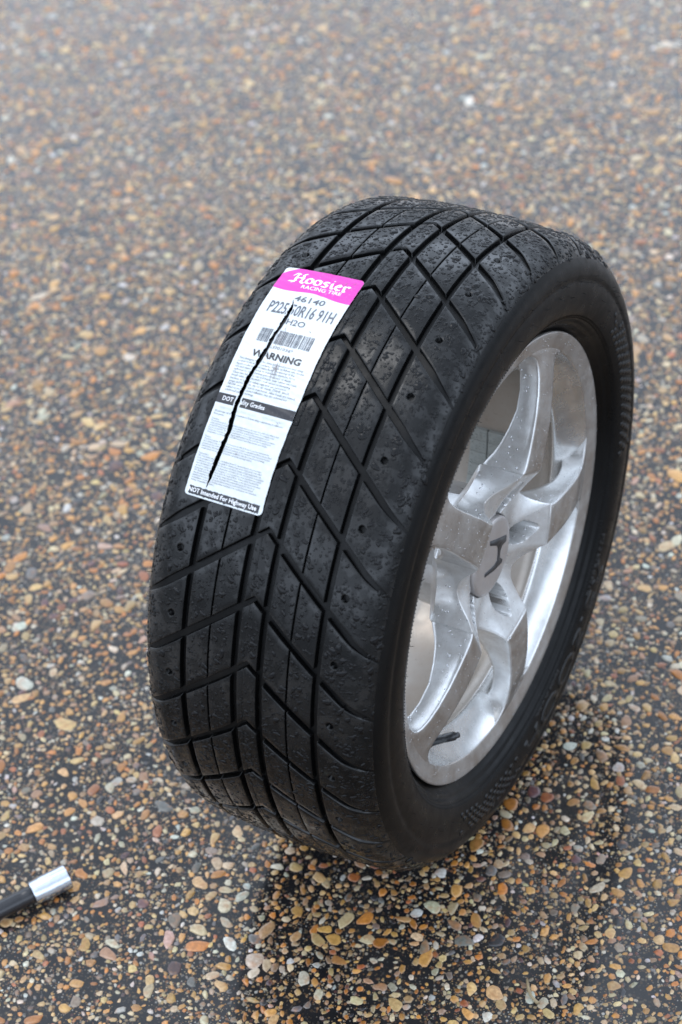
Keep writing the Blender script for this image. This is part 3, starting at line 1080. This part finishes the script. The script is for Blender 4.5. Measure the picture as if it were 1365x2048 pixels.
# pink heading: its lower edge waves up at the left
def pink():
    V2 = []; nb = 16; nv = 60
    for i in range(nb + 1):
        for j in range(nv + 1):
            f = j / nv
            b1 = 26.5 + 3.2 * f + 1.3 * math.sin(f * 9.0)
            b0 = (8.5 - 9 * min(1, f / 0.16)) if f < 0.16 else 0
            b0 = max(0.1, b0)
            b = b0 + (b1 - b0) * i / nb
            l = left_edge(b) + 0.05; r = right_edge(b) - 0.05
            V2.append((l + (r - l) * f, b))
    return print_mesh("pink_heading", V2, grid_faces(nb + 1, nv + 1), M_PINK, 0.00012)
pink()

# the name in blackletter strokes drawn with a broad nib
def nib(paths, w, ang):
    V = []; F = []
    dx, dy = math.cos(ang) * w / 2, math.sin(ang) * w / 2
    for p in paths:
        pts = []
        for (a, b), (c, d) in zip(p, p[1:]):
            n_ = 6
            for i in range(n_): pts.append((a + (c - a) * i / n_, b + (d - b) * i / n_))
        pts.append(p[-1])
        k = len(V)
        for x, y in pts:
            V.append((x - dx, y - dy)); V.append((x + dx, y + dy))
        for i in range(len(pts) - 1):
            F.append((k + 2 * i, k + 2 * i + 1, k + 2 * i + 3, k + 2 * i + 2))
        # body of the stroke across the nib so that no stroke is hairline
        k = len(V); t = w * 0.20
        for x, y in pts:
            V.append((x - t * 0.5, y + t)); V.append((x + t * 0.5, y - t))
        for i in range(len(pts) - 1):
            F.append((k + 2 * i, k + 2 * i + 1, k + 2 * i + 3, k + 2 * i + 2))
    return V, F
def blackletter():
    L = {}
    L['H'] = ([[(0.0, 0.75), (0.25, 1.05), (0.5, 0.9)], [(0.38, 0.95), (0.30, 0.5), (0.38, 0.1), (0.1, -0.05)], [(0.38, 0.5), (0.62, 0.62), (0.9, 0.5)], [(1.0, 1.1), (0.78, 0.95), (0.88, 0.5), (0.80, 0.12), (1.05, -0.05)], [(-0.1, 0.1), (0.3, 0.12)]], 1.15)
    L['o'] = ([[(0.25, 0.66), (0.05, 0.5), (0.05, 0.15), (0.28, 0.0)], [(0.25, 0.66), (0.5, 0.5), (0.5, 0.15), (0.28, 0.0)]], 0.66)
    L['s'] = ([[(0.45, 0.6), (0.22, 0.66), (0.08, 0.48), (0.42, 0.22), (0.3, 0.02), (0.02, 0.06)]], 0.60)
    L['i'] = ([[(0.1, 0.62), (0.16, 0.1), (0.32, 0.02)], [(0.12, 0.86), (0.2, 0.9)]], 0.42)
    L['e'] = ([[(0.1, 0.34), (0.42, 0.46), (0.26, 0.66), (0.06, 0.45), (0.08, 0.14), (0.3, 0.0), (0.46, 0.1)]], 0.58)
    L['r'] = ([[(0.08, 0.62), (0.14, 0.05), (0.26, 0.0)], [(0.14, 0.48), (0.36, 0.66), (0.48, 0.54)]], 0.55)
    V = []; F = []; x = 0
    for c in "Hoosier":
        p, adv = L[c]
        v, f = nib(p, 0.22, rad(38))
        k = len(V)
        V += [(a + x, b) for a, b in v]; F += [tuple(i + k for i in q) for q in f]
        x += adv
    return V, F, x
Vt, Ft, Lx = blackletter()
V2 = [(-74.5 + 58.0 * x / Lx, 17.6 - 10.6 * y - 0.6 * math.sin(x)) for x, y in Vt]
print_mesh("maker_name", V2, Ft, M_WHITE, 0.00030)
print_text("RACING TIRE", -60.5, -21.5, 19.2, 23.2, M_WHITE, "heading_text", bold=0.012, h=0.00030)
print_text("46140", -59.6, -30.0, 32.0, 38.4, M_INKG, bold=0.01)
print_text("P225/50R16 91H", -78.8, -14.5, 42.0, 54.8, M_INKG, "size_text", bold=0.012)
print_text("H2O", -54.4, -36.6, 58.2, 64.4, M_INKG, bold=0.01)
# barcode
V2 = []; F2 = []
x = -73.2; rb = random.Random(42)
while x < -21.5:
    w = rb.choice([0.42, 0.42, 0.8, 1.2]); g = rb.choice([0.45, 0.45, 0.8, 1.2])
    for i in range(4):
        k = len(V2)
        b0 = 71.8 + i * 3.45; b1 = b0 + 3.45
        V2 += [(x, b0), (x + w, b0), (x + w, b1), (x, b1)]; F2.append((k, k + 1, k + 2, k + 3))
    x += w + g
print_mesh("barcode", V2, F2, M_INKG)
print_text("*63701036*", -60.0, -35.0, 87.6, 90.6, M_INKG, "small_print")
print_text("WARNING", -71.2, -23.0, 94.2, 101.0, M_INK, "warning_text", bold=0.035)
P1 = """Tire changing should be done by trained personnel using
proper tools and procedures. Failure to follow safe mount-
ing procedures could cause faulty positioning of the
tire and cause assembly to burst with explosive force
sufficient to cause serious personal injury or death.
Clean rim, lubricate rim and beads with rubber lubricant.
Install valve core. ALWAYS lock wheel on mounting
machine or place in safety cage and use extension
gauge and hose with clip-on air chuck. STAND BACK.
NEVER exceed 40 psi to seat beads. After beads are seated,
adjust to recommended inflation. See tire sidewall for
additional safety warnings."""
print_text(P1, -80.8, -13.6, 103.6, 137.5, M_INKG, "small_print", res=1, line=1.0)
print_band("grade_band", 139.8, 148.8, M_INK, slope=0.4)
print_text("DOT Quality Grades", -79.4, -37.5, 142.0, 147.4, M_WHITE, "band_text", bold=0.008, h=0.0003)
print_text("TREADWEAR     TRACTION  AA  A  B  C     TEMPERATURE  A  B  C", -80, -14, 151.2, 153.6, M_FAINT, "small_print", res=1)
P2 = """All passenger car tires must conform to Federal safety requirements in addition to
these grades:"""
print_text(P2, -82.4, -14.6, 155.2, 160.2, M_INKG, "small_print", res=1)
P3_ = """Treadwear
The treadwear grade is a comparative rating based on the wear rate of the tire when tested
under controlled conditions on a specified government test course. For example, a tire
graded 150 would wear one and one-half times as well on the government course
as a tire graded 100. The relative performance of tires depends upon the actual conditions
of their use, however, and may depart significantly from the norm due to variations in
driving habits, service practices and differences in road characteristics and climate."""
print_text(P3_, -82.6, -15.0, 162.6, 176.6, M_INKG, "small_print", res=1)
P4 = """Traction
The traction grades, from highest to lowest, are AA, A, B and C and they represent the
tire's ability to stop on wet pavement as measured under controlled conditions on specified
government test surfaces of asphalt and concrete. A tire marked C may have poor traction
performance. Warning: the traction grade assigned to this tire is based upon braking
straight ahead tests and does not include cornering (turning) traction."""
print_text(P4, -83.0, -15.2, 179.0, 191.4, M_INKG, "small_print", res=1)
P5 = """Temperature
The temperature grades are A, the highest, B and C, representing the tire's resistance
to the generation of heat and its ability to dissipate heat when tested under controlled
conditions on a specified indoor laboratory test wheel. Sustained high temperature can
cause the material of the tire to degenerate and reduce tire life, and excessive temperature
can lead to sudden tire failure. The grade C corresponds to a level of performance which
all passenger car tires must meet under the Federal Motor Vehicle Safety Standard No.
109. Grades B and A represent higher levels of performance on the laboratory test wheel
than the minimum required by law. Warning: The temperature grade for this tire is
established for a tire that is properly inflated and not overloaded. Excessive speed,
underinflation, or excessive loading, either separately or in combination, can cause heat
buildup and possible tire failure."""
print_text(P5, -83.4, -15.6, 194.2, 219.5, M_INKG, "small_print", res=1)
print_band("footer_band", 223.2, 231.4, M_INK, v0=-83.0, v1=-12.5, ragged=3.0)
print_text("NOT Intended For Highway Use", -83.0, -15.0, 224.8, 230.0, M_WHITE, "band_text", bold=0.02, h=0.0003)
# scuffs rubbed into the label
V2 = []; F2 = []
rs = random.Random(8)
def scratch(v, b, L, ang, w):
    x, y = v, b
    for i in range(6):
        x2 = x + math.cos(ang) * L / 6 + rs.uniform(-.25, .25); y2 = y + math.sin(ang) * L / 6 + rs.uniform(-.25, .25)
        k = len(V2); ww = w * rs.uniform(0.4, 1)
        V2.extend([(x, y), (x2, y2), (x2 + ww, y2 + ww * 0.2), (x + ww, y + ww * 0.2)]); F2.append((k, k + 1, k + 2, k + 3))
        x, y = x2, y2
for i in range(26): scratch(rs.uniform(-33, -16), rs.uniform(7, 17), rs.uniform(1, 4), rs.uniform(-1.2, -0.3), 0.25)
for i in range(9): scratch(-55 + rs.uniform(-1.5, 3.5), 66 + rs.uniform(0, 14), rs.uniform(6, 13), rs.uniform(1.1, 1.5), 0.28)
for i in range(13): scratch(-43 + rs.uniform(-2.0, 2.5), 99 + rs.uniform(0, 16), rs.uniform(4, 10), rs.uniform(1.1, 1.8), 0.4)
for v_, b_ in ((-22, 153), (-20, 152.5), (-49, 187), (-76, 199), (-30, 66), (-29.2, 67), (-24, 188)): scratch(v_, b_, 2.2, rs.uniform(0, 1), 1.0)
print_mesh("scuff_marks", V2, F2, M_SCUFF, 0.00034)['kind'] = 'stuff'

# ------------------------------------------------------------------ rain drops
def drops_mesh(name, P, N, R, elong, kind_seed, hf=0.42, nang=9, m_=None):
    """P (n,3), N (n,3), R (n,)"""
    r = np.random.default_rng(kind_seed)
    n = len(P)
    up = np.where(np.abs(N[:, 2:3]) < 0.9, np.array([[0, 0, 1.0]]), np.array([[0, 1.0, 0]]))
    T = np.cross(up, N); T /= np.linalg.norm(T, axis=1)[:, None]; B = np.cross(N, T)
    a = np.linspace(0, 2 * np.pi, nang, endpoint=False)[None, :]
    rf = 1 + 0.22 * np.cos(2 * a + r.uniform(0, 6.3, (n, 1))) * elong + 0.20 * np.cos(3 * a + r.uniform(0, 6.3, (n, 1))) * elong + r.uniform(-0.04, 0.04, (n, nang)) * elong
    asp = (1 + r.uniform(0, 1.3, (n, 1)) * elong) ** 0.5
    ph = r.uniform(0, 3.14, (n, 1))
    X = np.cos(a) * rf * asp; Y = np.sin(a) * rf / asp
    X, Y = X * np.cos(ph) - Y * np.sin(ph), X * np.sin(ph) + Y * np.cos(ph)
    h = (R * hf)[:, None]
    def ring(s, z):
        return P[:, None, :] + (X * R[:, None] * s)[:, :, None] * T[:, None, :] + (Y * R[:, None] * s)[:, :, None] * B[:, None, :] + (z * np.ones_like(X))[:, :, None] * N[:, None, :]
    rings = [ring(1.0, -0.00015), ring(0.92, h * 0.45), ring(0.62, h * 0.85)]
    top = (P + N * h)[:, None, :]
    V = np.concatenate(rings + [top], 1); k = 3 * nang + 1
    base = (np.arange(n) * k)[:, None]; j = np.arange(nang); jn = (j + 1) % nang
    tris = []
    for q in range(2):
        A_, B_, C_, D_ = base + q * nang + j, base + q * nang + jn, base + (q + 1) * nang + jn, base + (q + 1) * nang + j
        tris += [np.stack([A_, B_, C_], 2).reshape(-1, 3), np.stack([A_, C_, D_], 2).reshape(-1, 3)]
    A_, B_ = base + 2 * nang + j, base + 2 * nang + jn
    tris.append(np.stack([A_, B_, np.broadcast_to(base + 3 * nang, A_.shape)], 2).reshape(-1, 3))
    return mesh_np(name, V.reshape(-1, 3), np.concatenate(tris), m_ or M_WATER)
P = []; N = []; R = []
rr = random.Random(21)
tries = 0
while len(P) < 11000 and tries < 110000:
    tries += 1
    v = rr.uniform(-0.112, 0.112); th = rr.uniform(-48, 140)
    if rr.random() > (1.0 if th > -5 else 0.45): continue
    av = abs(v)
    rad_mm = min(3.4, math.exp(rr.gauss(-0.22, 0.55)))
    if v > 0.06: rad_mm *= 1.15
    m_ = rad_mm / 1000
    if 0.0088 - m_ < av < 0.016 + m_ or 0.0608 - m_ < av < 0.068 + m_: continue
    if 0.0375 - m_ * .5 < av < 0.0395 + m_ * .5: continue
    bad = False
    for n_ in range(-8, 20):
        dth = (th - gth(n_, v)) / PITCH
        if abs(dth) < 0.095 + m_ / 0.0596 and av < 0.104: bad = True; break
        hth = (n_ + 0.20) * PITCH - 0.22
        if math.hypot(math.radians(th - hth) * RT, av - 0.079) < 0.0037 + m_: bad = True; break
    if bad: continue
    bmm = (7.86 * 10.8714 - th) / DEG_MM
    if -2 < bmm < 235 and -89 < v * 1000 < -6: continue
    sl = (prof(av + 0.001) - prof(av - 0.001)) / 0.002
    nn = Vector((math.copysign(-sl, v) if v else 0, -math.cos(rad(th)), math.sin(rad(th)))).normalized()
    P.append(P3(v, th, prof(av) + 0.0001)); N.append(tuple(nn)); R.append(m_)
put("water_drops", drops_mesh("water_drops", np.array(P), np.array(N), np.array(R), 0.65, 3, 0.34, 12, M_WETRUB), tyre, kind='stuff')

def surf_drops(objs, count, rmin, rmax, seed, filt):
    r = np.random.default_rng(seed)
    allP = []; allN = []; allA = []
    for o in objs:
        me = o.data
        me.calc_loop_triangles()
        co = np.array([v.co for v in me.vertices]); tr = np.array([t.vertices for t in me.loop_triangles]); tn = np.array([t.normal for t in me.loop_triangles])
        Mw = np.array(o.matrix_local)
        co = co @ Mw[:3, :3].T + Mw[:3, 3]; tn = tn @ Mw[:3, :3].T
        a, b, c = co[tr[:, 0]], co[tr[:, 1]], co[tr[:, 2]]
        ar = np.linalg.norm(np.cross(b - a, c - a), axis=1) / 2
        w = ar * filt(tn, (a + b + c) / 3)
        allA.append((a, b, c, tn, w))
    a, b, c, tn, w = [np.concatenate([q[i] for q in allA]) for i in range(5)]
    idx = r.choice(len(w), count, p=w / w.sum())
    u = r.uniform(0, 1, (count, 2)); fl = u.sum(1) > 1; u[fl] = 1 - u[fl]
    P = a[idx] + (b[idx] - a[idx]) * u[:, :1] + (c[idx] - a[idx]) * u[:, 1:]
    return P, tn[idx], r.uniform(rmin, rmax, count) * r.uniform(0.6, 1.0, count)
face = lambda n, p: np.where(n[:, 0] > 0.8, 1.0, 0.0)
walls = lambda n, p: np.where((np.abs(n[:, 0]) < 0.75) & (n[:, 2] > 0.05), 1.0, 0.0) * np.where(p[:, 0] > 0.06, 1, 0)
P, N, R = surf_drops([hub] + spokes + [rim], 1500, 0.0003, 0.0006, 5, face)
put("fine_droplets", drops_mesh("fine_droplets", P, N, R, 0.2, 6, 0.6, 6, M_WETMETAL), wheel, kind='stuff')
P, N, R = surf_drops(spokes + [hub], 420, 0.0006, 0.0016, 9, walls)
put("wheel_droplets", drops_mesh("wheel_droplets", P, N, R, 0.8, 10, 0.4, 9, M_WETMETAL), wheel, kind='stuff')

# ================================================================== SOCKET AND EXTENSION BAR
tool = bpy.data.objects.new("socket_wrench", None); COL.objects.link(tool)
tool['label'] = "shiny chrome socket on the end of a black steel bar, lying on the wet ground"
tool['category'] = "socket wrench"
p_end = Vector((-0.2552, -0.3125, 0.0145)); p_back = Vector((-0.3160, -0.4080, 0.0125))
d = (p_end - p_back).normalized()
tool.location = (p_back.x, p_back.y, 0)
def loc_tube(name, p0, p1, pr_, N_, m_):
    me = tube_mesh(name, p0, p1, pr_, N_, m_)
    for v in me.vertices: v.co -= Vector(tool.location)
    return me
Ls = 0.0400
q0 = p_end - d * Ls
me = loc_tube("socket", q0, p_end, [(0.02, 0.0068), (0.02, 0.0118), (0.05, 0.0125), (0.26, 0.0125), (0.30, 0.0130), (0.6, 0.0130), (0.99, 0.0130), (1.0, 0.0127), (1.0, 0.001)], 48, M_CHROME)
sharp(me)
put("socket", me, tool)
me = loc_tube("extension_bar", p_back - d * 0.16, q0 + d * 0.004, [(0, 0.0088), (0.01, 0.0093), (0.93, 0.0093), (0.94, 0.0087), (0.95, 0.0093), (0.98, 0.0093), (0.985, 0.0088), (1.0, 0.0070)], 32, M_BLACK)
sharp(me)
put("extension_bar", me, tool)

# dry twig bit on the paving, lower right
V = []; F = []
path = [Vector((0.216, -0.2275, 0.0035)), Vector((0.221, -0.236, 0.0040)), Vector((0.227, -0.243, 0.0036)), Vector((0.236, -0.2475, 0.0030))]
tw = bpy.data.objects.new
for i, p in enumerate(path):
    r = (0.0012, 0.0016, 0.0014, 0.0022)[i]
    for k in range(6):
        a = k / 6 * 6.283
        V.append((p.x + r * math.cos(a) * 0.8, p.y + r * math.cos(a) * 0.6, p.z + r * math.sin(a)))
F = grid_faces(4, 6, wrap_c=True) + [tuple(range(6)), tuple(range(18, 24))]
me = mesh_np("twig", V, F, M_TWIG); fix_normals(me)
put("twig", me, None, label="small pale dry twig lying among the stones at lower right", category="twig")
